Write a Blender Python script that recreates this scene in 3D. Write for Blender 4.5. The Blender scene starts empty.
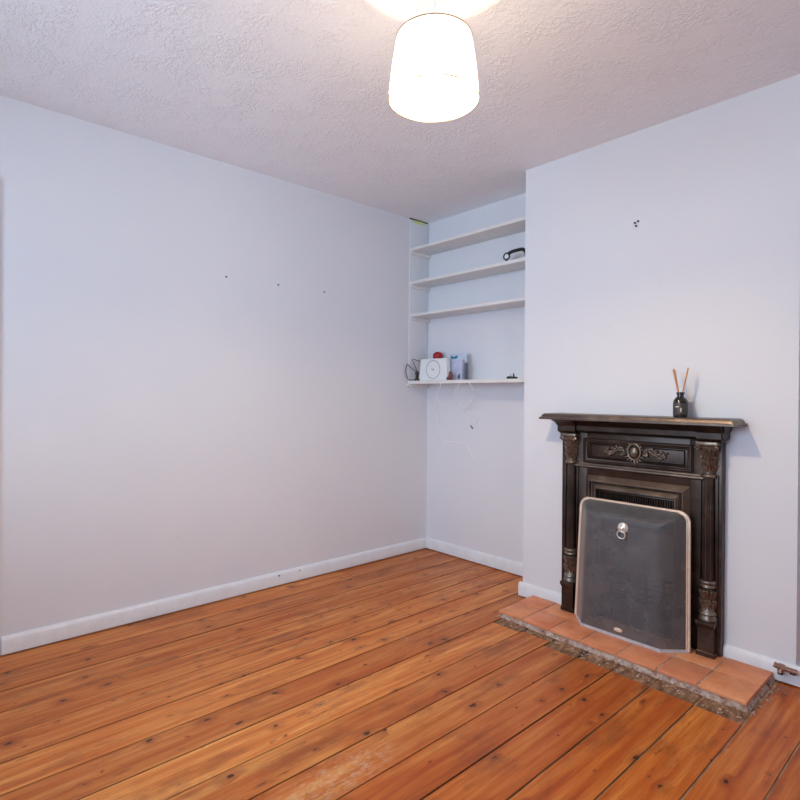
import bpy, bmesh, math, random
from mathutils import Vector, Matrix
random.seed(7)
SC = bpy.context.scene
COL = SC.collection
PI = math.pi

# ------------------------------------------------------------------ helpers
def lin(r, g, b):
    f = lambda c: (c/255/12.92) if c/255 <= 0.04045 else ((c/255+0.055)/1.055)**2.4
    return (f(r), f(g), f(b), 1.0)

class MB:
    """collects shapes (world coordinates) for one mesh"""
    def __init__(self):
        self.bm = bmesh.new()
        self.col = self.bm.loops.layers.float_color.new('shade')
        self.val = (0.5, 0.5, 0.5, 1)
    def _paint(self, faces):
        for f in faces:
            for l in f.loops: l[self.col] = self.val
    def poly(self, pts):
        f = self.bm.faces.new([self.bm.verts.new(p) for p in pts]); self._paint([f]); return f
    def box(self, x0, x1, y0, y1, z0, z1, bev=0.0, seg=2):
        vs = [self.bm.verts.new(p) for p in [(x0,y0,z0),(x1,y0,z0),(x1,y1,z0),(x0,y1,z0),(x0,y0,z1),(x1,y0,z1),(x1,y1,z1),(x0,y1,z1)]]
        fs = [self.bm.faces.new([vs[i] for i in q]) for q in [(3,2,1,0),(4,5,6,7),(0,1,5,4),(1,2,6,5),(2,3,7,6),(3,0,4,7)]]
        self._paint(fs)
        if bev > 0:
            es = list({e for f in fs for e in f.edges})
            r = bmesh.ops.bevel(self.bm, geom=es, offset=bev, segments=seg, affect='EDGES', profile=0.5)
            self._paint(r['faces'])
        return vs
    def prism(self, prof, a, b, axis='x'):
        """prof: list of 2D points; x: (y,z) along x; y: (x,z) along y; z: (x,y) along z"""
        def P(u, v, t):
            return {'x': (t, u, v), 'y': (u, t, v), 'z': (u, v, t)}[axis]
        A = [self.bm.verts.new(P(u, v, a)) for u, v in prof]; B = [self.bm.verts.new(P(u, v, b)) for u, v in prof]
        fs = []
        n = len(prof)
        for i in range(n):
            fs.append(self.bm.faces.new([A[i], A[(i+1) % n], B[(i+1) % n], B[i]]))
        fs.append(self.bm.faces.new(A[::-1])); fs.append(self.bm.faces.new(B))
        self._paint(fs)
    def loft(self, rings, closed=True, caps=True):
        R = [[self.bm.verts.new(p) for p in r] for r in rings]
        fs = []
        for a, b in zip(R, R[1:]):
            n = len(a)
            for i in range(n if closed else n-1):
                j = (i+1) % n
                fs.append(self.bm.faces.new([a[i], a[j], b[j], b[i]]))
        if caps and closed:
            fs.append(self.bm.faces.new(R[0][::-1])); fs.append(self.bm.faces.new(R[-1]))
        self._paint(fs)
    def lathe(self, c, prof, n=32, radfun=None, caps=True, arc=None):
        """prof: (r, z) ; c: (x, y, z)"""
        rings = []
        for r, z in prof:
            ring = []
            for i in range(n):
                a = 2*PI*i/n
                rr = r*(radfun(a) if radfun else 1)
                ring.append((c[0]+rr*math.cos(a), c[1]+rr*math.sin(a), c[2]+z))
            rings.append(ring)
        self.loft(rings, True, caps)
    def tube(self, pts, r, n=8, closed=False, radii=None):
        P = [Vector(p) for p in pts]; m = len(P)
        rings = []; up = None
        for i in range(m):
            a = P[(i-1) % m] if (closed or i > 0) else P[i]
            b = P[(i+1) % m] if (closed or i < m-1) else P[i]
            t = (b-a).normalized()
            if up is None:
                up = Vector((0,0,1)) if abs(t.z) < .9 else Vector((1,0,0))
            s = t.cross(up).normalized(); up = s.cross(t).normalized()
            rr = radii[i] if radii else r
            rings.append([tuple(P[i]+rr*(math.cos(2*PI*k/n)*s+math.sin(2*PI*k/n)*up)) for k in range(n)])
        if closed:
            R = [[self.bm.verts.new(p) for p in q] for q in rings]; fs = []
            for i in range(m):
                A, B = R[i], R[(i+1) % m]
                for k in range(n):
                    j = (k+1) % n
                    fs.append(self.bm.faces.new([A[k], A[j], B[j], B[k]]))
            self._paint(fs)
        else:
            self.loft(rings)
    def ell(self, c, r, rot=None, u=12, v=8):
        M = Matrix.Translation(c) @ (rot.to_4x4() if rot else Matrix.Identity(4)) @ Matrix.Diagonal((r[0], r[1], r[2], 1))
        g = bmesh.ops.create_uvsphere(self.bm, u_segments=u, v_segments=v, radius=1, matrix=M)
        self._paint({f for vt in g['verts'] for f in vt.link_faces})
    def build(self, name, m, parent=None, base=None, smooth=True, angle=35, kind=None):
        bm = self.bm
        bmesh.ops.recalc_face_normals(bm, faces=bm.faces)
        if parent is not None: off = parent_world(parent)
        elif base is not None: off = Vector(base)
        else: off = Vector((0,0,0))
        for v in bm.verts: v.co -= off
        me = bpy.data.meshes.new(name); bm.to_mesh(me); bm.free()
        if smooth:
            me.polygons.foreach_set('use_smooth', [True]*len(me.polygons))
            me.set_sharp_from_angle(angle=math.radians(angle))
        me.materials.append(m)
        o = bpy.data.objects.new(name, me); COL.objects.link(o)
        if parent is not None: o.parent = parent
        else: o.location = off
        if kind: o['kind'] = kind
        return o

def parent_world(p):
    v = Vector((0,0,0))
    while p is not None:
        v += p.location; p = p.parent
    return v

def thing(name, label, cat, loc, group=None):
    o = bpy.data.objects.new(name, None); COL.objects.link(o)
    o.location = loc; o.empty_display_size = .05
    o['label'] = label; o['category'] = cat
    if group: o['group'] = group
    return o

def tag(o, label, cat, group=None):
    o['label'] = label; o['category'] = cat
    if group: o['group'] = group
    return o

def smooth_curve(pts, per=8):
    P = [Vector(p) for p in pts]; out = []
    for i in range(len(P)-1):
        p0 = P[max(i-1, 0)]; p1 = P[i]; p2 = P[i+1]; p3 = P[min(i+2, len(P)-1)]
        for k in range(per):
            t = k/per
            out.append(0.5*((2*p1)+(-p0+p2)*t+(2*p0-5*p1+4*p2-p3)*t*t+(-p0+3*p1-3*p2+p3)*t**3))
    out.append(P[-1]); return [tuple(v) for v in out]

# ------------------------------------------------------------------ materials
class M:
    def __init__(self, name):
        self.m = bpy.data.materials.new(name); self.m.use_nodes = True
        self.t = self.m.node_tree; self.t.nodes.clear()
        self.out = self.n('ShaderNodeOutputMaterial')
    def n(self, typ, **kw):
        nd = self.t.nodes.new(typ)
        for k, v in kw.items():
            if k in ('operation', 'blend_type', 'data_type', 'feature', 'distance', 'attribute_name', 'attribute_type', 'bands_direction', 'wave_type', 'noise_dimensions', 'voronoi_dimensions', 'interpolation_type', 'mode', 'clamp_result'):
                setattr(nd, k, v)
            else: nd.inputs[k.replace('_', ' ')].default_value = v
        return nd
    def l(self, a, b): self.t.links.new(a, b)
    def pos(self, scale=(1,1,1), loc=(0,0,0)):
        g = self.n('ShaderNodeNewGeometry'); mp = self.n('ShaderNodeMapping')
        mp.inputs['Scale'].default_value = scale; mp.inputs['Location'].default_value = loc
        self.l(g.outputs['Position'], mp.inputs['Vector']); return mp.outputs[0]
    def obj(self, scale=(1,1,1)):
        g = self.n('ShaderNodeTexCoord'); mp = self.n('ShaderNodeMapping')
        mp.inputs['Scale'].default_value = scale
        self.l(g.outputs['Object'], mp.inputs['Vector']); return mp.outputs[0]
    def noise(self, vec, scale, detail=3, rough=.55):
        nd = self.n('ShaderNodeTexNoise'); nd.inputs['Scale'].default_value = scale
        nd.inputs['Detail'].default_value = detail; nd.inputs['Roughness'].default_value = rough
        self.l(vec, nd.inputs['Vector']); return nd.outputs['Fac']
    def ramp(self, fac, stops, interp='LINEAR'):
        nd = self.n('ShaderNodeValToRGB'); cr = nd.color_ramp; cr.interpolation = interp
        while len(cr.elements) < len(stops): cr.elements.new(0.5)
        for e, (p, c) in zip(cr.elements, stops):
            e.position = p; e.color = c if len(c) == 4 else (*c, 1)
        self.l(fac, nd.inputs[0]); return nd.outputs[0]
    def mapr(self, v, a, b, c=0.0, d=1.0, smooth=False):
        nd = self.n('ShaderNodeMapRange')
        if smooth: nd.interpolation_type = 'SMOOTHSTEP'
        for i, x in zip((1,2,3,4), (a,b,c,d)): nd.inputs[i].default_value = x
        self.l(v, nd.inputs[0]); return nd.outputs[0]
    def math(self, op, a, b=None):
        nd = self.n('ShaderNodeMath'); nd.operation = op
        for i, x in enumerate((a, b)):
            if x is None: continue
            if isinstance(x, (int, float)): nd.inputs[i].default_value = x
            else: self.l(x, nd.inputs[i])
        return nd.outputs[0]
    def mix(self, fac, a, b, blend='MIX'):
        nd = self.n('ShaderNodeMix'); nd.data_type = 'RGBA'; nd.blend_type = blend
        for s, x in ((nd.inputs['Factor'], fac), (nd.inputs[6], a), (nd.inputs[7], b)):
            if isinstance(x, (int, float)): s.default_value = x
            elif isinstance(x, tuple): s.default_value = x
            else: self.l(x, s)
        return nd.outputs[2]
    def bump(self, h, strength, dist=.01):
        nd = self.n('ShaderNodeBump'); nd.inputs['Strength'].default_value = strength
        nd.inputs['Distance'].default_value = dist; self.l(h, nd.inputs['Height']); return nd.outputs[0]
    def pbr(self, base=None, rough=.5, metal=0, normal=None, **kw):
        nd = self.n('ShaderNodeBsdfPrincipled')
        for s, x in (('Base Color', base), ('Roughness', rough), ('Metallic', metal), ('Normal', normal)):
            if x is None: continue
            if isinstance(x, (int, float, tuple)): nd.inputs[s].default_value = x
            else: self.l(x, nd.inputs[s])
        for k, v in kw.items(): nd.inputs[k].default_value = v
        self.l(nd.outputs[0], self.out.inputs[0]); self.b = nd; return self.m

def plain(name, rgb, rough=.5, metal=0, var=.06, sc=30, bump=0, **kw):
    m = M(name); c = lin(*rgb)
    f = m.noise(m.obj(), sc, 3)
    lo = tuple(x*(1-var) for x in c[:3])+(1,); hi = tuple(min(1, x*(1+var)) for x in c[:3])+(1,)
    col = m.ramp(f, [(.3, lo), (.7, hi)])
    nr = m.bump(f, bump, .002) if bump else None
    return m.pbr(col, rough, metal, nr, **kw)

def mat_wall():
    m = M('wall_paint'); p = m.pos()
    big = m.noise(p, 1.3, 3); fine = m.noise(p, 60, 3)
    roller = m.noise(m.pos((1,1,1)), 160, 2)
    col = m.ramp(big, [(.3, lin(217,219,226)), (.7, lin(222,223,228))])
    scuff = m.mapr(m.noise(p, 3.1, 5, .7), .66, .8)
    col = m.mix(m.math('MULTIPLY', scuff, .35), col, lin(205,203,200))
    h = m.math('ADD', m.math('MULTIPLY', fine, .6), m.math('MULTIPLY', roller, .4))
    return m.pbr(col, .62, 0, m.bump(h, .12, .004))

def mat_ceiling():
    m = M('textured_ceiling_paint'); p = m.pos()
    a = m.noise(p, 30, 4, .62)
    rid = m.math('SUBTRACT', 1.0, m.math('ABSOLUTE', m.math('MULTIPLY', m.math('SUBTRACT', a, .5), 7.0)))
    rid = m.mapr(rid, .25, 1, 0, 1, True)
    mask = m.mapr(m.noise(p, 7, 3, .6), .40, .62, .15, 1, True)
    fine = m.noise(p, 120, 3, .6)
    h = m.math('ADD', m.math('MULTIPLY', m.math('MULTIPLY', rid, mask), .8), m.math('MULTIPLY', fine, .45))
    return m.pbr(lin(242,240,242), .62, 0, m.bump(h, .42, .008))

def mat_gloss_white(name='white_gloss_paint', rgb=(226,228,233), rough=.38):
    m = M(name); p = m.pos()
    f = m.noise(p, 14, 4, .6); s = m.mapr(m.noise(p, 9, 5, .75), .67, .76)
    a = lin(*rgb); b = lin(*[int(c*.965) for c in rgb])
    col = m.mix(m.math('MULTIPLY', s, .3), m.ramp(f, [(.35, b), (.65, a)]), lin(190,180,170))
    return m.pbr(col, rough, 0, m.bump(f, .08, .004))

def mat_boards():
    m = M('varnished_pine_boards')
    at = m.n('ShaderNodeAttribute'); at.attribute_name = 'shade'
    sep = m.n('ShaderNodeSeparateColor'); m.l(at.outputs['Color'], sep.inputs[0])
    rnd, raw, rnd2 = sep.outputs[0], sep.outputs[1], sep.outputs[2]
    g = m.n('ShaderNodeNewGeometry')
    # shift the pattern of every board
    comb = m.n('ShaderNodeCombineXYZ')
    m.l(m.math('MULTIPLY', rnd, 37.0), comb.inputs[0]); m.l(m.math('MULTIPLY', rnd2, 91.0), comb.inputs[1])
    ad = m.n('ShaderNodeVectorMath'); ad.operation = 'ADD'; m.l(g.outputs['Position'], ad.inputs[0]); m.l(comb.outputs[0], ad.inputs[1])
    P = ad.outputs[0]
    def mp(scale):
        q = m.n('ShaderNodeMapping'); q.inputs['Scale'].default_value = scale; m.l(P, q.inputs['Vector']); return q.outputs[0]
    # knots : one dark ellipse in some cells
    v = m.n('ShaderNodeTexVoronoi'); v.voronoi_dimensions = '2D'; v.inputs['Scale'].default_value = 1; v.inputs['Randomness'].default_value = 1
    m.l(mp((9.5, 5.6, 1)), v.inputs['Vector'])
    sc = m.n('ShaderNodeSeparateColor'); m.l(v.outputs['Color'], sc.inputs[0])
    size = m.mapr(m.math('POWER', sc.outputs[0], 1.6), .12, 1, .0, .105)
    wob = m.noise(mp((60, 34, 1)), 1, 4, .7)
    dist = m.math('ADD', v.outputs['Distance'], m.math('MULTIPLY', m.math('SUBTRACT', wob, .5), .30))
    rel = m.math('DIVIDE', dist, m.math('MAXIMUM', size, .001))
    core = m.mapr(rel, .45, .95, 1, 0, True)
    halo = m.mapr(rel, .7, 4.4, 1, 0, True)
    # grain : long streaks that bend around the knots
    bend = m.n('ShaderNodeCombineXYZ'); m.l(m.math('MULTIPLY', halo, .02), bend.inputs[0])
    ad2 = m.n('ShaderNodeVectorMath'); ad2.operation = 'ADD'; m.l(P, ad2.inputs[0]); m.l(bend.outputs[0], ad2.inputs[1])
    def mp2(scale):
        q = m.n('ShaderNodeMapping'); q.inputs['Scale'].default_value = scale; m.l(ad2.outputs[0], q.inputs['Vector']); return q.outputs[0]
    g1 = m.noise(mp2((34, 1.5, 1)), 1, 4, .6)
    g2 = m.noise(mp2((150, 5, 1)), 1, 3, .6)
    g3 = m.noise(mp2((9, 1.3, 1)), 1, 4, .6)
    col = m.ramp(g1, [(.32, lin(170,90,36)), (.48, lin(210,130,60)), (.65, lin(234,168,94))])
    col = m.mix(m.mapr(g2, .35, .75, 0, .5), col, lin(168,92,42), 'MIX')
    red = m.mapr(g3, .36, .66)
    col = m.mix(m.math('MULTIPLY', red, .5), col, lin(182,84,34))
    # board to board difference
    bb = m.ramp(rnd, [(0, (.80,.72,.66)), (.35, (.90,.85,.80)), (.7, (.98,.95,.90)), (1, (1.05,1.06,1.04))])
    col = m.mix(1.0, col, bb, 'MULTIPLY')
    # thicker, redder varnish on the boards in front of the fireplace
    sx = m.n('ShaderNodeSeparateXYZ'); m.l(g.outputs['Position'], sx.inputs[0])
    edge = m.math('ADD', sx.outputs[0], m.math('MULTIPLY', m.noise(m.pos((2,1,1)), 2.2, 3), .35))
    near = m.mapr(edge, -1.25, -.85, 0, 1, True)
    col = m.mix(m.math('MULTIPLY', near, .75), col, m.mix(1.0, col, (.84,.60,.38,1), 'MULTIPLY'))
    col = m.mix(m.math('MULTIPLY', halo, .5), col, lin(134,62,30))
    col = m.mix(m.math('MULTIPLY', core, .93), col, lin(58,28,20))
    # dark old stains and pale worn scrapes
    st = m.mapr(m.noise(m.pos((4.2,1.5,1), (3,5,0)), 1.6, 5, .68), .535, .64)
    col = m.mix(m.math('MULTIPLY', st, .42), col, lin(104,54,34))
    w1 = m.mapr(m.noise(m.pos((7,2.2,1), (1,2,0)), 1.6, 6, .8), .60, .70)
    w2 = m.mapr(m.noise(m.pos((60,18,1)), 1, 4, .7), .45, .6)
    k1 = m.mapr(m.noise(mp((38, 7, 1)), 1, 5, .75), .56, .66)
    k2 = m.mapr(m.noise(m.pos((2.6,1.2,1), (7,1,0)), 1.4, 3, .6), .45, .62)
    col = m.mix(m.math('MULTIPLY', m.math('MULTIPLY', k1, k2), .75), col, lin(92,46,26))
    worn = m.math('MULTIPLY', m.math('MULTIPLY', w1, w2), .6)
    # the worn patch by the window side of the room
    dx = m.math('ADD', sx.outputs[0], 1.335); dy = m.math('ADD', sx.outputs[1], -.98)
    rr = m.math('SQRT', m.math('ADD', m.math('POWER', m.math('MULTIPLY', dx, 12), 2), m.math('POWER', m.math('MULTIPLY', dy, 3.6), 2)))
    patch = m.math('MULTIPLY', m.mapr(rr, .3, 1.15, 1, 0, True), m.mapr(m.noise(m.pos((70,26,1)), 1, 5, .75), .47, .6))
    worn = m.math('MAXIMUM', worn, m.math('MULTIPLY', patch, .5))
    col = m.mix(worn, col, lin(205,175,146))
    # bare, dirty ends (painted per board)
    rawc = m.ramp(m.noise(m.pos((40, 14, 1)), 1, 5, .7), [(.32, lin(70,50,38)), (.5, lin(134,98,72)), (.68, lin(178,148,118))])
    rawf = m.mapr(m.math('ADD', raw, m.math('MULTIPLY', m.noise(m.pos(), 30, 3), .25)), .58, .68)
    col = m.mix(rawf, col, rawc)
    # dirt on the edges of the boards
    nx = m.n('ShaderNodeSeparateXYZ'); m.l(g.outputs['True Normal'], nx.inputs[0])
    side = m.mapr(m.math('ABSOLUTE', nx.outputs[0]), .3, .5, 0, 1)
    col = m.mix(m.math('MULTIPLY', side, .6), col, lin(58,30,16))
    ro = m.mapr(g3, .3, .7, .34, .5)
    ro = m.math('SUBTRACT', ro, m.math('MULTIPLY', near, .07))
    ro = m.math('ADD', ro, m.math('MULTIPLY', m.math('MAXIMUM', rawf, worn), .35))
    h = m.math('ADD', m.math('MULTIPLY', g2, .5), m.math('MULTIPLY', g1, .7))
    h = m.math('SUBTRACT', h, m.math('MULTIPLY', core, .5))
    h = m.math('ADD', h, m.math('MULTIPLY', m.noise(m.pos(), 7, 2), .8))
    m.pbr(col, .4, 0, m.bump(h, .28, .004))
    m.l(ro, m.b.inputs['Roughness']); m.b.inputs['Specular IOR Level'].default_value = .3
    return m.m

def mat_gap():
    m = M('dusty_gap'); g = m.n('ShaderNodeNewGeometry'); sx = m.n('ShaderNodeSeparateXYZ'); m.l(g.outputs['Position'], sx.inputs[0])
    f = m.math('ADD', sx.outputs[0], m.math('MULTIPLY', m.noise(m.pos((6,2,1)), 1, 4), .9))
    dusty = m.mapr(f, -.65, -.35, 0, 1, True)
    c = m.mix(dusty, lin(24,13,9), m.ramp(m.noise(m.pos((60,10,1)), 1, 4), [(.3, lin(120,80,50)), (.65, lin(190,150,112))]))
    return m.pbr(c, .9)

def mat_iron(name='blackened_cast_iron', tones=((50,41,37), (72,59,52), (102,84,73))):
    m = M(name); p = m.obj()
    f = m.noise(p, 9, 5, .65); f2 = m.noise(p, 120, 3)
    col = m.ramp(f, [(.3, lin(*tones[0])), (.55, lin(*tones[1])), (.75, lin(*tones[2]))])
    return m.pbr(col, m.mapr(f, .3, .7, .34, .48), .85, m.bump(f2, .12, .002), **{'Coat Weight': .1, 'Coat Roughness': .25})

def mat_tiles():
    m = M('terracotta_tile'); at = m.n('ShaderNodeAttribute'); at.attribute_name = 'shade'
    p = m.pos()
    f = m.noise(p, 7, 5, .65); s = m.noise(p, 90, 4, .7)
    col = m.ramp(f, [(.3, lin(200,118,78)), (.5, lin(218,142,98)), (.72, lin(230,162,120))])
    col = m.mix(m.mapr(s, .56, .75, 0, .4), col, lin(232,178,140))
    col = m.mix(1.0, col, at.outputs['Color'], 'MULTIPLY')
    sx = m.n('ShaderNodeSeparateXYZ'); m.l(p, sx.inputs[0])
    return m.pbr(col, .55, 0, m.bump(s, .2, .002))

def mat_mortar():
    m = M('crumbling_mortar'); p = m.pos()
    f = m.noise(p, 26, 6, .75)
    col = m.ramp(f, [(.28, lin(84,58,48)), (.40, lin(150,108,88)), (.52, lin(182,162,150)), (.7, lin(212,198,186))])
    return m.pbr(col, .95, 0, m.bump(f, .8, .01))

def mat_mesh():
    m = M('fine_woven_wire'); 
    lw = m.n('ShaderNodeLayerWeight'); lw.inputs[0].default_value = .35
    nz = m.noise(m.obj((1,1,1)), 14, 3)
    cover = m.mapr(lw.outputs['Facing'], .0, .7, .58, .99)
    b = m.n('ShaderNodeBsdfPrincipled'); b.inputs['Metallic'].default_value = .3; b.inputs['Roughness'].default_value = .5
    c = m.ramp(nz, [(.3, lin(102,101,105)), (.7, lin(122,120,122))]); c = m.mix(m.mapr(lw.outputs['Facing'], .35, .95, 0, .8, True), c, lin(214,196,178)); m.l(c, b.inputs['Base Color'])  # paler at grazing angles, painting in light caught by the side wing
    tr = m.n('ShaderNodeBsdfTransparent'); mx = m.n('ShaderNodeMixShader')
    m.l(cover, mx.inputs[0]); m.l(tr.outputs[0], mx.inputs[1]); m.l(b.outputs[0], mx.inputs[2]); m.l(mx.outputs[0], m.out.inputs[0])
    return m.m

def mat_shade():
    m = M('white_fabric_shade'); nz = m.noise(m.obj(), 200, 2)
    d = m.n('ShaderNodeBsdfDiffuse'); t = m.n('ShaderNodeBsdfTranslucent'); tr = m.n('ShaderNodeBsdfTransparent')
    c = m.ramp(nz, [(.3, lin(244,238,226)), (.7, lin(250,246,238))])
    m.l(c, d.inputs[0]); m.l(c, t.inputs[0])
    a = m.n('ShaderNodeMixShader'); a.inputs[0].default_value = .55; m.l(d.outputs[0], a.inputs[1]); m.l(t.outputs[0], a.inputs[2])
    b = m.n('ShaderNodeMixShader'); b.inputs[0].default_value = .32; m.l(a.outputs[0], b.inputs[1]); m.l(tr.outputs[0], b.inputs[2])
    m.l(b.outputs[0], m.out.inputs[0]); return m.m

def mat_emit(name, rgb, s):
    m = M(name); e = m.n('ShaderNodeEmission'); e.inputs[0].default_value = rgb; e.inputs[1].default_value = s
    m.l(e.outputs[0], m.out.inputs[0]); return m.m

def mat_glass(name, tint=(1,1,1,1), gl=.08):
    m = M(name); t = m.n('ShaderNodeBsdfTransparent'); t.inputs[0].default_value = tint
    g = m.n('ShaderNodeBsdfGlossy'); g.inputs['Roughness'].default_value = .02
    f = m.n('ShaderNodeFresnel'); f.inputs[0].default_value = 1.45
    x = m.n('ShaderNodeMixShader'); m.l(f.outputs[0], x.inputs[0]); m.l(t.outputs[0], x.inputs[1]); m.l(g.outputs[0], x.inputs[2])
    m.l(x.outputs[0], m.out.inputs[0]); return m.m

WALL = mat_wall(); CEIL = mat_ceiling(); GLOSS = mat_gloss_white(); SHELF = mat_gloss_white('shelf_paint', (228,225,222), .45)
BOARDS = mat_boards(); GAP = mat_gap(); IRON = mat_iron(); LIT_IRON = mat_iron('lit_brown_iron', ((84,72,65), (110,96,87), (138,123,112))); TILE = mat_tiles(); MORTAR = mat_mortar(); MESH = mat_mesh(); SHADE = mat_shade()  # second iron is the same metal, paler to paint in light on the bevels
RELIEF = plain('pale_iron_relief', (124,112,102), .38, .8, .4, 70)  # paler iron tone for foliage, capitals and column bases
SOOT = plain('sooty_firebox', (34,30,29), .85, 0, .3, 14, .3)
BRICK = plain('firebrick', (104,92,80), .85, 0, .25, 18, .3)
BRASS = plain('pale_brass_rim', (226,204,184), .35, .3, .08, 40)
STEEL = plain('brushed_steel_rail', (198,202,210), .4, .25, .1, 40)
CHROME = plain('bright_ring_metal', (232,226,220), .25, .5, .03, 40)
WIRE = plain('dark_steel_wire', (62,58,52), .6, .3, .1, 40)
WPLAST = plain('white_plastic', (226,228,230), .35, 0, .02, 30)
GREYLINE = plain('grey_plastic_line', (140,144,148), .45, 0, .05, 40)
BPLAST = plain('black_plastic', (26,26,30), .38, 0, .15, 40)
RED = plain('glossy_red', (160,18,26), .25, 0, .15, 30)
TEAL = plain('teal_print', (38,128,150), .5, 0, .15, 40)
PALEBLUE = plain('pale_blue_card', (196,206,224), .55, 0, .08, 30)
LAV = plain('lavender_card', (186,190,214), .5, 0, .12, 22)
SLATE = plain('slate_card', (92,98,116), .5, 0, .1, 22)
RUSTRED = plain('dull_red_brown', (112,62,60), .5, 0, .3, 60)
WCABLE = plain('white_cable', (242,240,238), .45, 0, .03, 30)
DARKGLASS = plain('dark_smoked_glass', (38,32,30), .12, 0, .2, 20)
BLABEL = plain('dark_bottle_label', (70,60,56), .5, 0, .25, 90)
PALE = plain('pale_print', (200,192,184), .5, 0, .05, 40)
REED = plain('rattan_reed', (196,140,96), .7, 0, .15, 90, .2)
RUST = plain('rusty_screw', (70,42,28), .5, .5, .3, 200)
DARKNAIL = plain('dark_nail', (44,44,48), .5, .5, .2, 200)
COPPER = plain('tarnished_copper', (150,112,98), .4, .7, .25, 60)
YELLOW = plain('old_yellow_green_paint', (212,218,150), .6, 0, .15, 60)
DARK = plain('dark_gap', (84,74,66), .9)

# ------------------------------------------------------------------ room numbers
XL, YA, YB, XBL, XBR, H = -2.910, 2.905, 2.618, -1.849, -0.563, 2.40
XR, YN = 0.95, -1.25          # right wall and the window wall behind the camera
T = .12

# floor boards
gaps = [-2.723, -2.556, -2.388, -2.226, -2.061, -1.896, -1.736, -1.574, -1.421, -1.258, -1.103, -.941, -.777, -.618, -.459]
xs = [-3.06, -2.89] + gaps
while xs[-1] < XR+.1: xs.append(xs[-1]+.161)
HX0, HX1, HY0 = -1.738, -.632, 2.266      # hearth footprint
fl = MB(); rs = random.Random(11)
joints = {5: [1.95], 9: [-.4], 12: [-.6], 1: [2.1]}
zt = 0.0
for i in range(len(xs)-1):
    x0, x1 = xs[i]+rs.uniform(.0008, .0022), xs[i+1]-rs.uniform(.0008, .0022)
    if xs[i] > -1.12 and x1 < -.2: x0 += .0010; x1 -= .0010
    under = x1 > HX0+.02 and x0 < HX1-.02
    cuts = [YN-.05] + sorted(joints.get(i, [])) + [YA+.1]
    for a, b in zip(cuts, cuts[1:]):
        r1, r2 = rs.random(), rs.random()
        b2 = b
        if under and b > 2.2:
            b2 = (2.218 if xs[i] < -1.5 else 2.175) + rs.uniform(-.010, .010)
        fl.val = (r1, 0, r2, 1)
        fl.box(x0, x1, a+.001, b2-.001, -.022, zt+rs.uniform(-.0008, .0008), .0018, 1)
        if under and b > 2.2:      # short bare stumps between boards and hearth
            t0 = b2+.003
            segs = 1
            fl.val = (rs.random(), 1.0, rs.random(), 1)
            fl.box(x0+.002, x1-.002, t0, 2.32, -.022, -.0022+rs.uniform(-.0010, .0012), .002, 1)
floor = fl.build('floor', BOARDS, angle=30, kind='structure')
g = MB(); g.box(-3.0, XR+.05, YN-.05, YA+.05, -.06, -.004)
sub = g.build('subfloor', GAP, kind='structure')

# walls (solid, with thickness)
def sbox(name, m, *b, bev=0, **kw):
    q = MB(); q.box(*b, bev); return q.build(name, m, kind='structure', **kw)
sbox('wall_left', WALL, XL-T, XL, YN-T, YA+T, -.06, H)
sbox('wall_alcove', WALL, XL, XBL, YA, YA+T, -.06, H)
# chimney breast with a real opening for the firebox
q = MB()
fx0, fx1, fz = -1.39, -.99, .62
q.box(XBL, fx0, YB, YA+T, -.06, H); q.box(fx1, XBR, YB, YA+T, -.06, H); q.box(fx0, fx1, YB, YA+T, fz, H)
bmesh.ops.remove_doubles(q.bm, verts=q.bm.verts, dist=1e-5)
q.build('wall_chimney', WALL, kind='structure')
sbox('wall_recess', WALL, XBR, XR+T, YA, YA+T, -.06, H)
sbox('ceiling', CEIL, XL-T, XR+T, YN-T, YA+T, H, H+.1)
# right wall with a window, near wall with a wide window
def wall_with_hole(name, axis, pos, lo, hi, wlo, whi, z0, z1, sgn):
    q = MB(); a, b = (pos, pos+sgn*T) if sgn > 0 else (pos-T, pos)
    for (u0, u1, v0, v1) in ((lo, wlo, -.06, H), (whi, hi, -.06, H), (wlo, whi, -.06, z0), (wlo, whi, z1, H)):
        if axis == 'y': q.box(u0, u1, a, b, v0, v1)
        else: q.box(a, b, u0, u1, v0, v1)
    return q.build(name, WALL, kind='structure')
WN = (-2.35, -.25, .85, 2.15)
WR = (-.75, .75, .85, 2.15)
wall_with_hole('wall_near', 'y', YN, XL-T, XR+T, WN[0], WN[1], WN[2], WN[3], -1)
wall_with_hole('wall_right', 'x', XR, YN, YA+T, WR[0], WR[1], WR[2], WR[3], 1)
GL = mat_glass('window_glass')
def window(name, axis, pos, u0, u1, z0, z1):
    q = MB(); t = .05; d0, d1 = pos-.03, pos+.03
    um = (u0+u1)/2
    for (a, b, c, d) in ((u0, u0+t, z0, z1), (u1-t, u1, z0, z1), (u0+t, u1-t, z0, z0+t), (u0+t, u1-t, z1-t, z1), (um-t/2, um+t/2, z0+t, z1-t)):
        if axis == 'y': q.box(a, b, d0, d1, c, d, .004)
        else: q.box(d0, d1, a, b, c, d, .004)
    w = q.build(name, GLOSS, kind='structure')
    q = MB()
    if axis == 'y': q.box(u0+t, u1-t, pos-.003, pos+.003, z0+t, z1-t)
    else: q.box(pos-.003, pos+.003, u0+t, u1-t, z0+t, z1-t)
    q.build('pane', GL, parent=w, kind='structure')
window('window_1', 'y', YN-.06, *WN)
window('window_2', 'x', XR+.06, *WR)

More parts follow.
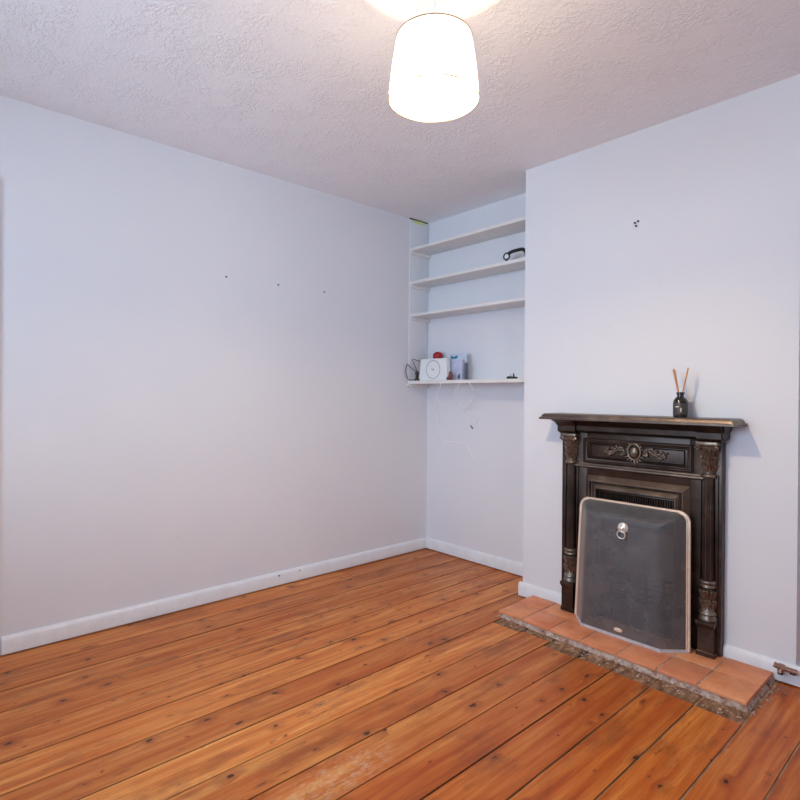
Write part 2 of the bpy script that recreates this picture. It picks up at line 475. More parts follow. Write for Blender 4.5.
# skirting boards
SK = .018; SH = .074
prof = lambda s, base: [(base, 0), (base+s*SK, 0), (base+s*SK, SH-.016), (base+s*(SK-.004), SH-.008), (base+s*(SK-.010), SH-.002), (base+s*.006, SH), (base, SH)]
q = MB(); q.prism([(x, z+.006) for x, z in prof(1, XL)], .33, YA, 'y'); q.build('baseboard_left', GLOSS, kind='structure')
q = MB(); q.prism([(y, z+.006) for y, z in prof(-1, YA)], XL+.0, XBL, 'x'); q.build('baseboard_alcove', GLOSS, kind='structure')
fl_l, fl_r = -1.578, -.818
q = MB(); q.prism([(y, z+.006) for y, z in prof(-1, YB)], XBL-SK, fl_l, 'x')
q.prism([(y, z+.006) for y, z in prof(-1, YB)], fl_r, XBR+SK, 'x')
q.build('baseboard_chimney', GLOSS, kind='structure')
q = MB(); q.prism([(x, z+.006) for x, z in prof(1, XBR)], YB, YA, 'y'); q.prism([(x, z+.006) for x, z in prof(-1, XBL)], YB, YA-SK, 'y')
q.build('baseboard_return', GLOSS, kind='structure')
# architrave at the far left end of the wall
q = MB(); q.box(XL, XL+.010, .235, .319, 0.0, 2.05, .003); q.build('trim_1', GLOSS, kind='structure')

# painted side panel behind the shelf ends (left wall), torn at its top
q = MB(); q.box(XL, XL+.007, 2.712, 2.898, 1.205, 2.384, .002); q.build('trim_2', WALL, kind='structure')
q = MB()
top = [(2.738, 2.380), (2.75, 2.391), (2.80, 2.3925), (2.86, 2.392), (2.872, 2.384), (2.86, 2.374), (2.81, 2.370), (2.76, 2.372)]
q.prism([(y, z) for y, z in top], XL+.006, XL+.0085, 'x'); q.build('trim_3', YELLOW, kind='structure')
q = MB(); q.box(XL, XL+.010, 2.71, 2.89, 2.3945, 2.3995); q.build('trim_4', DARK, kind='structure')

# ------------------------------------------------------------------ shelves
def shelf(zt, label, th=.021, y0=2.712, rounded=False):
    cx = (XL+XBL)/2
    t = thing('wall_shelf', label, 'shelf', (cx, YA, zt-th), 'white painted shelves fitted across the alcove')
    q = MB()
    if rounded:
        r = .025; pts = [(XBL, YA-.002), (XL+.002, YA-.002), (XL+.002, y0+r)]
        pts += [(XL+.002+r-r*math.cos(a), y0+r-r*math.sin(a)) for a in [PI/2*k/5 for k in range(1, 6)]] + [(XBL-.001, y0)]
        q.prism(pts, zt-th, zt, 'z')
    else:
        q.box(XL+.008, XBL-.001, y0, YA-.002, zt-th, zt, .0025)
    q.build('board', SHELF, t)
    b = MB(); x0 = XL+(.002 if rounded else .008)
    yb = y0-.012 if rounded else y0+.01
    b.prism([(yb, zt-th), (YA-.003, zt-th), (YA-.003, zt-th-.024), (yb+.02, zt-th-.024), (yb, zt-th-.012)], x0, x0+.018, 'x')
    b.build('batten', SHELF, t)
    b = MB(); b.prism([(y0+.01, zt-th), (YA-.003, zt-th), (YA-.003, zt-th-.024), (y0+.03, zt-th-.024), (y0+.01, zt-th-.012)], XBL-.019, XBL-.001, 'x')
    b.build('batten', SHELF, t)
    return t
S1 = 2.181; S2 = 1.942; S3 = 1.711; S4 = 1.232
shelf(S1, 'topmost white alcove shelf, empty, just under the ceiling')
shelf(S2, 'second white alcove shelf down, holding only a small black gadget')
shelf(S3, 'third white alcove shelf down, empty, above the router shelf')
shelf(S4, 'lowest white alcove shelf, carrying the router and cards', .021, 2.70, True)

# ------------------------------------------------------------------ shelf items
def rot_z(pts, c, a):
    ca, sa = math.cos(a), math.sin(a)
    return [(c[0]+(p[0]-c[0])*ca-(p[1]-c[1])*sa, c[1]+(p[0]-c[0])*sa+(p[1]-c[1])*ca, p[2]) for p in pts]
# router : white rounded box with a ring on its face
cx, yy = -2.692, 2.765
t = thing('wifi_router', 'white boxy router with a thin round ring on its face, on lowest shelf', 'router', (cx, yy, S4))
def rrect(w0, w1, h, r, n=5):
    pts = []
    for (sx, sz) in ((1, 0), (1, 1), (-1, 1), (-1, 0)):
        w = w1 if sz else w0
        c = (sx*(w/2-r), (h-r) if sz else r)
        a0 = {(1,0): -PI/2, (1,1): 0, (-1,1): PI/2, (-1,0): PI}[(sx, sz)]
        pts += [(c[0]+r*math.cos(a0+PI/2*k/n), c[1]+r*math.sin(a0+PI/2*k/n)) for k in range(n+1)]
    return pts
q = MB(); rp = rrect(.272, .248, .152, .014)
def lay(s, y): return [(cx+x*s, y, S4+.0765+(z-.076)*s+.0005*0) for x, z in rp]
q.loft([lay(.965, yy-.026), lay(1, yy-.020), lay(1, yy+.012), lay(.96, yy+.018)]); q.build('case', WPLAST, t)
q = MB(); rc = (cx+.005, yy-.0265, S4+.076)
q.tube([(rc[0]+.065*math.cos(a), rc[1], rc[2]+.062*math.sin(a)) for a in [2*PI*k/40 for k in range(40)]], .0022, 6, True)
q.build('ring', GREYLINE, t)
q = MB(); q.tube([(rc[0]-.009+.006*math.cos(a), rc[1], rc[2]+.006*math.sin(a)) for a in [2*PI*k/16 for k in range(16)]], .0014, 6, True)
q.box(rc[0]+.003, rc[0]+.006, rc[1]-.001, rc[1]+.001, rc[2]-.006, rc[2]+.006)
q.box(rc[0]-.002, rc[0]+.001, rc[1]-.001, rc[1]+.001, rc[2]-.006, rc[2]+.006)
q.build('emblem', GREYLINE, t)
# black power lead looping off the left end, with its plug
t = thing('power_adapter', 'black power adapter with looping lead at left end of lowest shelf', 'power adapter', (-2.87, 2.745, S4))
q = MB(); q.lathe((-2.848, 2.74, S4), [(.016, 0), (.016, .012), (.011, .02), (.010, .042), (.014, .046), (.014, .06), (.006, .068)], 16); q.build('plug', BPLAST, t)
q = MB()
q.tube(smooth_curve([(-2.860, 2.728, S4+.010), (-2.880, 2.705, S4+.006), (-2.892, 2.688, S4+.018), (-2.894, 2.672, S4+.062), (-2.893, 2.676, S4+.098), (-2.892, 2.686, S4+.118), (-2.882, 2.705, S4+.098), (-2.848, 2.74, S4+.062)]), .0026, 8)
q.build('lead', BPLAST, t)
q = MB()
q.tube(smooth_curve([(-2.848, 2.74, S4+.065), (-2.866, 2.735, S4+.11), (-2.876, 2.722, S4+.150), (-2.868, 2.738, S4+.152), (-2.840, 2.795, S4+.128), (-2.830, 2.81, S4+.09)]), .0024, 8)
q.build('lead', BPLAST, t)
# red rounded thing behind the router
q = MB(); q.lathe((-2.755, 2.855, S4), [(.024, 0), (.024, .150), (.033, .160), (.037, .175), (.035, .190), (.026, .202), (.010, .209)], 20,)
tag(q.build('red_container', RED, base=(-2.755, 2.855, S4)), 'red rounded container peeping up behind the white router', 'container')
# cards
t = thing('greeting_card', 'white greeting card with a teal bow print, behind the lavender box', 'card', (-2.52, 2.83, S4))
q = MB(); q.box(-2.628, -2.462, 2.829, 2.8315, S4, S4+.184); q.box(-2.628, -2.462, 2.8325, 2.835, S4, S4+.182); q.build('cover', PALEBLUE, t)
q = MB()
q.ell((-2.592, 2.8275, S4+.160), (.016, .0015, .009), Matrix.Rotation(.4, 3, 'Y')); q.ell((-2.556, 2.8275, S4+.160), (.016, .0015, .010), Matrix.Rotation(-.4, 3, 'Y'))
q.ell((-2.574, 2.827, S4+.159), (.006, .002, .006))
q.build('bow_print', TEAL, t)
t = thing('card_box', 'lavender blue card box with a small print, right of the router', 'box', (-2.51, 2.79, S4))
q = MB(); q.box(-2.574, -2.474, 2.795, 2.822, S4, S4+.140, .002); q.build('carton', LAV, t)
q = MB(); q.ell((-2.500, 2.7945, S4+.022), (.012, .001, .015)); q.ell((-2.493, 2.7945, S4+.04), (.006, .001, .008)); q.build('print', SLATE, t)
q = MB(); q.box(-2.452, -2.446, 2.80, 2.825, S4, S4+.118, .001)
tag(q.build('booklet', SLATE, base=(-2.449, 2.81, S4)), 'thin slate grey booklet standing on edge beside the card box', 'booklet')
q = MB()
q.ell((-2.530, 2.745, S4+.048), (.012, .010, .014)); q.ell((-2.530, 2.745, S4+.024), (.018, .012, .024)); q.ell((-2.518, 2.742, S4+.032), (.012, .01, .012)); q.ell((-2.548, 2.742, S4+.012), (.014, .012, .0125))
tag(q.build('figurine', RUSTRED, base=(-2.53, 2.745, S4)), 'tiny dull red figurine beside the right edge of the router', 'figurine')
# plug lying with pins up
t = thing('mains_plug', 'small black plug lying pins up near right end of lowest shelf', 'plug', (-2.045, 2.77, S4))
q = MB(); q.box(-2.078, -2.046, 2.755, 2.79, S4, S4+.018, .006); q.box(-2.048, -2.016, 2.755, 2.79, S4, S4+.015, .005); q.build('body', BPLAST, t)
q = MB(); q.box(-2.040, -2.034, 2.769, 2.775, S4+.013, S4+.036, .0015); q.box(-2.029, -2.025, 2.764, 2.768, S4+.013, S4+.028, .001); q.build('pin', BPLAST, t)
q = MB(); q.box(-2.056, -2.048, 2.762, 2.768, S4+.013, S4+.030, .001); q.build('pin', CHROME, t)
# gadget on the second shelf
t = thing('handheld_gadget', 'small black gadget with a pale round end, on second shelf', 'gadget', (-2.04, 2.77, S2))
q = MB(); q.tube(smooth_curve([(-2.088, 2.78, S2+.062), (-2.06, 2.78, S2+.070), (-2.01, 2.78, S2+.072), (-1.978, 2.78, S2+.068), (-1.958, 2.78, S2+.045), (-1.953, 2.78, S2+.012)]), .0105, 10); q.build('handle', BPLAST, t)
q = MB(); q.tube([(-2.100+.022*math.cos(a), 2.78, S2+.048+.020*math.sin(a)) for a in [2*PI*k/24 for k in range(24)]], .0052, 8, True); q.tube([(-2.10, 2.78, S2+.028), (-2.10, 2.782, S2+.001)], .006, 8); q.build('ring', BPLAST, t)
q = MB(); q.ell((-2.100, 2.78, S2+.048), (.018, .006, .016)); q.build('lens', WPLAST, t)
# white cables hanging below the lowest shelf
def cable(label, pts, r=.0028):
    q = MB(); q.tube(smooth_curve(pts, 8), r, 8); return tag(q.build('cable', WCABLE, base=pts[0]), label, 'cable', 'white cables hanging below the lowest shelf')
z4 = S4-.021
cable('white cable hanging below the router, closest to the corner', [(-2.57, 2.695, 1.213), (-2.583, 2.7, 1.186), (-2.659, 2.75, 1.139), (-2.726, 2.82, 1.069), (-2.764, 2.87, 0.996), (-2.784, 2.902, 0.915), (-2.773, 2.902, 0.851), (-2.723, 2.902, 0.804), (-2.627, 2.902, 0.803), (-2.544, 2.902, 0.795), (-2.489, 2.902, 0.751), (-2.453, 2.902, 0.692)])
cable('white cable bowing left between two others below the lowest shelf', [(-2.4, 2.695, 1.214), (-2.422, 2.7, 1.192), (-2.484, 2.74, 1.153), (-2.529, 2.8, 1.099), (-2.537, 2.85, 1.051), (-2.527, 2.902, 1.003), (-2.5, 2.902, 0.956), (-2.482, 2.902, 0.922)])
cable('white cable bowing right, the one furthest from the corner', [(-2.324, 2.695, 1.216), (-2.311, 2.7, 1.191), (-2.312, 2.74, 1.153), (-2.366, 2.8, 1.108), (-2.447, 2.85, 1.067), (-2.517, 2.89, 1.038), (-2.492, 2.902, 1.031), (-2.438, 2.902, 1.019), (-2.42, 2.902, 0.979), (-2.446, 2.902, 0.937)])
q = MB(); q.tube([(-2.48, 2.897, .924), (-2.462, 2.897, .906)], .0042, 8)
tag(q.build('cable_connector', SLATE, base=(-2.47, 2.895, .917)), 'small grey connector at the end of a cable on alcove wall', 'connector')

# ------------------------------------------------------------------ nails, screws
def nail(name, p, axis, m, label, cat, group, r=.0045):
    q = MB(); d = Vector(axis)
    q.tube([Vector(p)-d*.004, Vector(p)+d*.006, Vector(p)+d*.0075], r, 10, radii=[r*.8, r, r*.6])
    return tag(q.build(name, m, base=p), label, cat, group)
for y, lab in ((1.336, 'dark nail in left wall, the one farthest from the shelves'), (1.658, 'dark nail in left wall, middle of the row of three'), (1.983, 'dark nail in left wall, the one closest to the shelves')):
    nail('nail', (XL, y, 1.775), (1,0,0), DARKNAIL, lab, 'nail', 'row of nails in the left wall')
for dx, z, lab in ((-.006, 1.963, 'rusty screw above the mantel, upper left of the three'), (.009, 1.968, 'rusty screw above the mantel, upper right of the three'), (0, 1.947, 'dark screw above the mantel, lowest of the three')):
    nail('screw', (-1.214+dx, YB, z), (0,-1,0), RUST, lab, 'screw', 'three screws in the chimney wall', .005)
nail('nail', (XL+SK, 1.805, .064), (1,0,0), DARKNAIL, 'tiny dark nail head on the left skirting, the one closer to the alcove', 'nail', None, .003)
nail('nail', (XL+SK, 1.665, .062), (1,0,0), DARKNAIL, 'larger black nail head on the left skirting, further from the alcove', 'nail', None, .004)

# ------------------------------------------------------------------ pendant lamp
LX, LY = -1.160, 1.1765
t = thing('pendant_lamp', 'lit white drum shade pendant hanging from the textured ceiling', 'pendant lamp', (LX, LY, H))
q = MB(); q.lathe((LX, LY, H), [(.045, -.001), (.045, -.012), (.03, -.026), (.008, -.03)], 28); q.build('ceiling_rose', WPLAST, t)
q = MB(); q.tube([(LX, LY, H-.02), (LX, LY, 2.185)], .0032, 8); q.build('cord', WCABLE, t)
q = MB(); q.lathe((LX, LY, 2.088), [(.008, .105), (.017, .058), (.02, .03), (.02, .005), (.016, 0)], 20); q.build('lamp_holder', WPLAST, t)
q = MB(); q.lathe((LX, LY, 0), [(.1115, 2.188), (.1170, 2.15), (.1235, 2.1075), (.1340, 2.008)], 64, caps=False); sh = q.build('lamp_shade', SHADE, t)
for r, z in ((.1115, 2.188), (.1340, 2.008)):
    q = MB(); q.tube([(LX+r*math.cos(a), LY+r*math.sin(a), z) for a in [2*PI*k/64 for k in range(64)]], .0019, 6, True); q.build('rim_wire', WIRE, sh)
for k in range(3):
    a = 2*PI*k/3+.5
    q = MB(); q.tube([(LX+.02*math.cos(a), LY+.02*math.sin(a), 2.165), (LX+.1115*math.cos(a), LY+.1115*math.sin(a), 2.186)], .0013, 6); q.build('spoke', WIRE, sh)
BULB = mat_emit('bulb_light', (1.0, .75, .45, 1), 1.0)
q = MB(); q.lathe((LX, LY, 2.030), [(.001, -.0), (.016, .004), (.027, .014), (.031, .026), (.030, .044)], 24); bl_ = q.build('bulb', BULB, t)
q = MB(); q.lathe((LX, LY, 2.074), [(.030, .0), (.024, .010), (.017, .018), (.0155, .026)], 24); q.build('bulb_collar', WPLAST, bl_)

# ------------------------------------------------------------------ hearth
t = thing('tiled_hearth', 'raised terracotta tiled hearth with crumbling mortar edge', 'hearth', (-1.19, 2.42, 0))
HT = .033
q = MB(); rr = random.Random(3)
def skew(q):
    for v in q.bm.verts:
        f = (HX1-v.co.x)/(HX1-HX0)
        v.co.y += .020*f*(2.596-v.co.y)/(2.596-HY0)
        v.co.x -= .016*f**6
def wobble_ring(z, inset, amp):
    pts = []
    for (a, b) in (((HX0+inset, HY0+inset), (HX1-inset, HY0+inset)), ((HX1-inset, HY0+inset), (HX1-inset, 2.596)), ((HX1-inset, 2.596), (HX0-.012+inset, 2.596)), ((HX0-.012+inset, 2.596), (HX0+inset, HY0+inset))):
        L = math.dist(a, b); n = 94 if L > .6 else 28
        for k in range(n):
            s = k/n; x = a[0]+(b[0]-a[0])*s; y = a[1]+(b[1]-a[1])*s
            back = y > 2.55
            pts.append((x+(0 if back else rr.uniform(-amp, amp)), min(2.596, y+(0 if back else rr.uniform(-amp, amp))), z+(0 if z > .02 else rr.uniform(-.001, .001))))
    return pts
rr = random.Random(3); r0 = wobble_ring(-.008, -.006, .004)
r1 = wobble_ring(.004, -.004, .004); r2 = wobble_ring(.012, .002, .003); r3 = wobble_ring(.022, .006, .002); r4 = wobble_ring(HT-.003, .003, .0008)
q.loft([r0, r1, r2, r3, r4]); skew(q); q.build('mortar_bed', MORTAR, t, smooth=False)
q = MB(); tx = [HX0, -1.607, -1.456, -1.297, -1.126, -.958, -.801, HX1]
rt = random.Random(5)
for j, (y0, y1) in enumerate(((HY0, 2.437), (2.443, 2.595))):
    for i in range(len(tx)-1):
        s = rt.uniform(.90, 1.06); q.val = (s, s*rt.uniform(.95, 1.02), s*rt.uniform(.93, 1.03), 1)
        sk = -.012*((y0+y1)/2-HY0)/.33 if i == 0 else 0
        a0 = tx[i]+(.003 if i else 0)+sk; a1 = tx[i+1]-.003
        jit = rt.uniform(-.002, .002)
        q.box(a0, a1, y0+(0 if j == 0 else jit), y1+(jit if j == 0 else 0), HT-.014, HT+rt.uniform(-.0007, .0007), .0022, 2)
skew(q); q.build('tile_surface', TILE, t)
# loose crumbs of mortar around the hearth edge
q = MB(); rr = random.Random(21)
for k in range(260):
    if k < 210: x = rr.uniform(HX0, HX1+.02); y = HY0-.023+.02*(HX1-x)/1.106-abs(rr.gauss(0, .022)); z = -.004 if y > 2.19 else 0.0
    elif k < 245: x = HX1+.012+abs(rr.gauss(0, .014)); y = rr.uniform(2.25, 2.58); z = 0.0
    else: x = HX0-.024-abs(rr.gauss(0, .01)); y = rr.uniform(2.25, 2.5); z = 0.0
    s = rr.uniform(.0012, .0045)*(1.3 if rr.random() < .15 else 1)
    q.ell((x, y, z+s*.35), (s*rr.uniform(.8, 1.9), s*rr.uniform(.7, 1.3), s*.7), Matrix.Rotation(rr.uniform(0, 3), 3, 'Z'), 6, 4)
q.build('mortar_rubble', MORTAR, t, kind='stuff', smooth=False)

# ------------------------------------------------------------------ fireplace
CX = -1.192; FY = 2.575
t = thing('cast_iron_fireplace', 'ornate black cast iron fireplace with mantel against the chimney wall', 'fireplace', (CX, YB, HT))
def X(u): return CX+u
# backing plate with opening
q = MB(); W = .385
q.box(X(-W), X(-.245), FY, YB, HT, .955, .002); q.box(X(.245), X(.373), FY, YB, HT, .955, .002); q.box(X(-.245), X(.245), FY, YB, .735, .955, .001)
q.build('surround_plate', IRON, t)
# mantel shelf : moulded slab
mx = .453; my = 2.458
q = MB()
def mring(z, inset): return [(X(-mx+inset), YB, z), (X(-mx+inset), my+inset, z), (X(mx-inset), my+inset, z), (X(mx-inset), YB, z)]
q.loft([mring(1.0105, .03), mring(1.0115, .004), mring(1.014, .0), mring(1.021, .0), mring(1.023, .003), mring(1.0235, .008), mring(1.030, .010), mring(1.037, .014), mring(1.041, .020), mring(1.042, .028)])
q.build('mantel_shelf', LIT_IRON, t, angle=25)
# cornice, stepped back under the shelf, broken forward above the columns
q = MB()
def cring(z, hw, y, u0, u1): return [(X(u0), YB, z), (X(u0), y, z), (X(u1), y, z), (X(u1), YB, z)]
q.loft([cring(z, 0, FY-p, -hw, hw) for z, hw, p in ((.948, .386, .02), (.955, .388, .03), (.960, .390, .036), (.982, .390, .036), (.985, .394, .042), (.995, .397, .05), (1.006, .404, .072), (1.012, .408, .084), (1.017, .408, .084))])
for s in (-1, 1):
    c = s*.335
    q.loft([[(X(c-w), YB-.02, z), (X(c-w), FY-p, z), (X(c+w), FY-p, z), (X(c+w), YB-.02, z)] for z, w, p in ((.940, .045, .03), (.948, .048, .044), (.955, .049, .05), (.980, .049, .05), (.984, .052, .056), (.996, .054, .066), (1.008, .057, .088), (1.0165, .0575, .092))])
q.build('cornice', IRON, t, angle=25)
# frieze panel with raised border
q = MB()
u0, u1, z0, z1 = -.262, .250, .800, .922
def frame_loft(q, outer, steps):
    """steps: list of (inset, y)"""
    a0, a1, b0, b1 = outer; rings = []
    for ins, y in steps:
        rings.append([(X(a0+ins), y, b0+ins), (X(a1-ins), y, b0+ins), (X(a1-ins), y, b1-ins), (X(a0+ins), y, b1-ins)])
    q.loft(rings, True, False)
u1 = .258
frame_loft(q, (u0, u1, z0, z1), [(0, FY+.002), (0, FY-.010), (.005, FY-.014), (.010, FY-.014), (.013, FY-.008), (.020, FY-.006), (.024, FY-.001)])
frame_loft(q, (u0+.032, u1-.032, z0+.026, z1-.026), [(0, FY+.002), (.0, FY-.004), (.003, FY-.007), (.006, FY-.004), (.006, FY+.002)])
fr = q.build('frieze_panel', IRON, t)
q = MB()
q.prism([(FY+.004, .770), (FY-.012, .773), (FY-.018, .779), (FY-.016, .786), (FY-.006, .789), (FY-.004, .795), (FY+.004, .795)], X(-.305), X(.305), 'x')
q.build('frieze_rail', LIT_IRON, t)
# central cartouche and foliage
q = MB(); mz = .868
q.ell((X(0), FY-.010, mz+.002), (.021, .014, .027), None, 20, 14)
q.tube([(X(.030*math.cos(a)), FY-.009, mz+.002+.037*math.sin(a)) for a in [2*PI*k/28 for k in range(28)]], .0052, 8, True)
def leaf(q, u, z, L, w, ang, y=None):
    y = FY-.008 if y is None else y
    R = Matrix.Rotation(-ang, 3, 'Y')
    c = Vector((X(u), y, z))+R @ Vector((L/2, 0, 0))
    q.ell(c, (L/2, w*.55, w/2), R, 10, 6)
rl = random.Random(9)
for k in range(9):                       # crest, foot and sides of the cartouche
    a = PI*(.1+.8*k/8); leaf(q, .028*math.cos(a), mz+.035*math.sin(a), .018, .009, a)
for a in (-.5, -.85, -1.2, -PI/2, -PI+1.2, -PI+.85, -PI+.5): leaf(q, .024*math.cos(a), mz-.004+.03*math.sin(a), .026, .010, a+.25*math.copysign(1, math.cos(a)))
for s in (-1, 1):
    pts = [(.036, mz-.006), (.055, mz+.010), (.078, mz+.008), (.098, mz-.006), (.118, mz-.012), (.136, mz-.002)]
    stem = smooth_curve([(X(s*u), FY-.007, z) for u, z in pts], 5)
    q.tube(stem, .0032, 6)
    for k, p in enumerate(stem[1:]):
        u = p[0]-CX; a = rl.uniform(.5, 1.1)*(1 if k % 2 else -1)
        ang = a if s > 0 else PI-a
        leaf(q, u, p[2], rl.uniform(.018, .028)*(1-.012*k), rl.uniform(.007, .011), ang, FY-.007-rl.uniform(0, .004))
    for u, z in ((.060, mz-.014), (.104, mz+.013), (.128, mz+.01), (.085, mz+.024)):
        q.ell((X(s*u), FY-.010, z), (.0065, .006, .0065), None, 8, 6)
    c = (s*.142, mz+.002)
    q.tube([(X(c[0]+s*(.012-.0008*k)*math.cos(k*.5)), FY-.008, c[1]+(.012-.0008*k)*math.sin(k*.5)) for k in range(13)], .003, 6)
q.build('foliage_ornament', RELIEF, fr, angle=60)
# fluted half columns with capital, base and plinth
def column(s):
    c = (X(s*.326), FY-.008, 0)
    q = MB(); q.lathe(c, [(.0245, .352), (.0235, .40), (.0225, .60), (.0215, .786)], 80, lambda a: 1-.085*(1-abs(math.sin(a*9))) )
    # flat fillets beside the shaft
    q.box(c[0]-.036, c[0]-.031, FY-.012, FY+.004, .20, .80, .002); q.box(c[0]+.031, c[0]+.036, FY-.012, FY+.004, .20, .80, .002)
    col = q.build('column', IRON, t, angle=30)
    q = MB(); q.lathe(c, [(.023, .785), (.028, .788), (.030, .795), (.028, .802), (.022, .805), (.022, .84), (.024, .87), (.030, .90), (.037, .917), (.038, .922), (.034, .924)], 36)
    for row, (z, n, L) in enumerate(((.812, 9, .034), (.845, 9, .036), (.878, 9, .032))):
        for k in range(n):
            a = -PI/2+(k-(n-1)/2)*.40+(.2 if row % 2 else 0)
            d = Vector((math.cos(a), math.sin(a), 0)); r = .021+.0035*row
            q.tube([Vector((c[0], c[1], z))+d*r, Vector((c[0], c[1], z+L*.55))+d*(r+.004), Vector((c[0], c[1], z+L*.9))+d*(r+.010), Vector((c[0], c[1], z+L*.82))+d*(r+.014)], .004, 6, radii=[.0035, .0055, .0045, .002])
    for du in (-1, 1):                    # corner scrolls
        q.tube([(c[0]+du*.034+du*(.011-.0007*k)*math.cos(k*.55), FY-.045, .913+(.011-.0007*k)*math.sin(k*.55)) for k in range(14)], .0042, 6)
    q.box(c[0]-.043, c[0]+.043, FY-.048, FY, .925, .942, .003)
    q.build('capital', RELIEF, col, angle=50)
    q = MB(); q.lathe(c, [(.024, .352), (.031, .349), (.033, .343), (.030, .337), (.026, .334), (.031, .330), (.032, .324), (.026, .319), (.023, .314), (.024, .26), (.027, .225), (.033, .218), (.035, .210), (.030, .204), (.033, .198), (.036, .190), (.036, .182)], 36)
    for k in range(7):
        a = -PI/2+(k-3)*.45; d = Vector((math.cos(a), math.sin(a), 0))
        for z, L in ((.230, .040), (.272, .036)):
            a2 = a+(.22 if z > .25 else 0); d = Vector((math.cos(a2), math.sin(a2), 0))
            q.tube([Vector((c[0], c[1], z))+d*.024, Vector((c[0], c[1], z+L*.6))+d*.029, Vector((c[0], c[1], z+L))+d*.033, Vector((c[0], c[1], z+L*.9))+d*.036], .004, 6, radii=[.004, .0065, .005, .002])
    q.build('column_base', RELIEF, col, angle=50)
    q = MB()
    hw = .034
    q.loft([[(c[0]-w, FY+.004, z), (c[0]-w, FY-p, z), (c[0]+w, FY-p, z), (c[0]+w, FY+.004, z)] for z, w, p in ((HT, .036, .044), (.05, .036, .044), (.054, hw-.004, .040), (.150, hw-.004, .040), (.160, hw+.001, .046), (.170, hw+.004, .050), (.181, hw+.003, .049), (.184, hw-.002, .044))])
    q.build('plinth', IRON, col, angle=25)
column(-1); column(1)
# nested bolection frames around the opening
q = MB()
zb = HT+.001
def arch(q, hw, zt, steps):
    rings = []
    for ins, y in steps:
        rings.append([(X(-hw+ins), y, zb), (X(-hw+ins), y, zt-ins), (X(hw-ins), y, zt-ins), (X(hw-ins), y, zb)])
    R = rings
    B = [[q.bm.verts.new(p) for p in r] for r in R]; fs = []
    for a, b in zip(B, B[1:]):
        for i in range(3): fs.append(q.bm.faces.new([a[i], a[i+1], b[i+1], b[i]]))
    q._paint(fs)
arch(q, .248, .738, [(0, FY+.003), (.0, FY-.002), (.024, FY-.022), (.028, FY-.022), (.029, FY-.004), (.033, FY-.002), (.056, FY-.022), (.061, FY-.022), (.063, FY+.03)])
q.build('opening_frame', LIT_IRON, t, angle=20)
# slotted hood
q = MB(); zt = .676; yb_ = FY+.008
q.box(X(-.184), X(.184), yb_+.014, yb_+.020, .60, zt, .001)
n = 32
for k in range(n+1):
    u = -.181+.362*k/n; q.box(X(u-.0022), X(u+.0022), yb_, yb_+.016, .615, .660, .001, 1)
q.box(X(-.184), X(.184), yb_-.002, yb_+.016, .660, .668, .002); q.box(X(-.184), X(.184), yb_-.004, yb_+.016, .596, .617, .003)
q.build('hood', IRON, t)
# firebox and grate
q = MB()
q.box(X(-.196), X(.196), 2.80, 2.82, HT, .604)
q.loft([[(X(-.196), FY+.03, HT), (X(-.14), 2.80, HT), (X(-.14), 2.80, .604), (X(-.196), FY+.03, .604)], [(X(-.20), FY+.03, HT), (X(-.196), 2.80, HT), (X(-.196), 2.80, .604), (X(-.20), FY+.03, .604)]])
q.loft([[(X(.196), FY+.03, HT), (X(.14), 2.80, HT), (X(.14), 2.80, .604), (X(.196), FY+.03, .604)], [(X(.20), FY+.03, HT), (X(.196), 2.80, HT), (X(.196), 2.80, .604), (X(.20), FY+.03, .604)]])
q.box(X(-.19), X(.19), FY+.03, 2.80, HT, HT+.004)
q.box(X(-.2), X(.2), FY+.03, 2.82, .600, .606)
q.build('firebox', SOOT, t)
q = MB(); q.box(X(-.13), X(.13), 2.775, 2.799, .12, .46, .004)
q.build('fireback', BRICK, t)
q = MB()
for z in (.15, .175, .20, .225, .25, .275): q.tube([(X(-.15), 2.64, z), (X(-.12), 2.615, z), (X(.12), 2.615, z), (X(.15), 2.64, z)], .005, 8)
for u in (-.12, -.04, .04, .12): q.tube([(X(u), 2.612, .06), (X(u), 2.612, .29)], .006, 8)
for k in range(9): q.tube([(X(-.12+.03*k), 2.615, .145), (X(-.12+.03*k), 2.77, .145)], .005, 6)
q.build('grate', IRON, t)

# ------------------------------------------------------------------ fire screen
SX = -1.192
t = thing('fire_screen', 'fine mesh fire screen with rounded pale metal rim, standing before the fireplace', 'fire screen', (SX, 2.49, HT))
ZT = .626; ZB = HT+.002; RC = .045
def hw_at(z):
    w = .268+(.256-.268)*(z-ZB)/(ZT-ZB)
    if z > ZT-RC:
        d = z-(ZT-RC); w = w-RC+math.sqrt(max(0, RC*RC-d*d))
    return w
def back_y(z): return 2.518+(z-ZB)/(ZT-ZB)*.026
def smin(a, b, k=.018):
    h = max(k-abs(a-b), 0)/k; return min(a, b)-h*h*k/4
nz_, nu = 64, 64
q = MB(); grid = []
for j in range(nz_+1):
    z = ZB+(ZT-ZB)*(1-(1-j/nz_)**1.3)
    if j == nz_: z = ZT
    w = hw_at(z); row = []
    for i in range(nu+1):
        s = -1+2*i/nu; s = math.copysign(1-(1-abs(s))**1.0, s)
        u = s*w
        de = w-abs(u); wfull = .268
        lim = .090
        d = smin(de*1.05, (ZT-z)*1.75)
        d = smin(d, lim, .03)
        d = max(d, 0)
        row.append(q.bm.verts.new((SX+u, back_y(z)-d, z)))
    grid.append(row)
fs = []
for j in range(nz_):
    for i in range(nu): fs.append(q.bm.faces.new([grid[j][i], grid[j][i+1], grid[j+1][i+1], grid[j+1][i]]))
q._paint(fs); q.build('mesh_panel', MESH, t, angle=80)
q = MB(); pts = []
for k in range(9): z = ZB+.003+(ZT-RC-ZB)*k/8; pts.append((SX-hw_at(z), back_y(z), z))
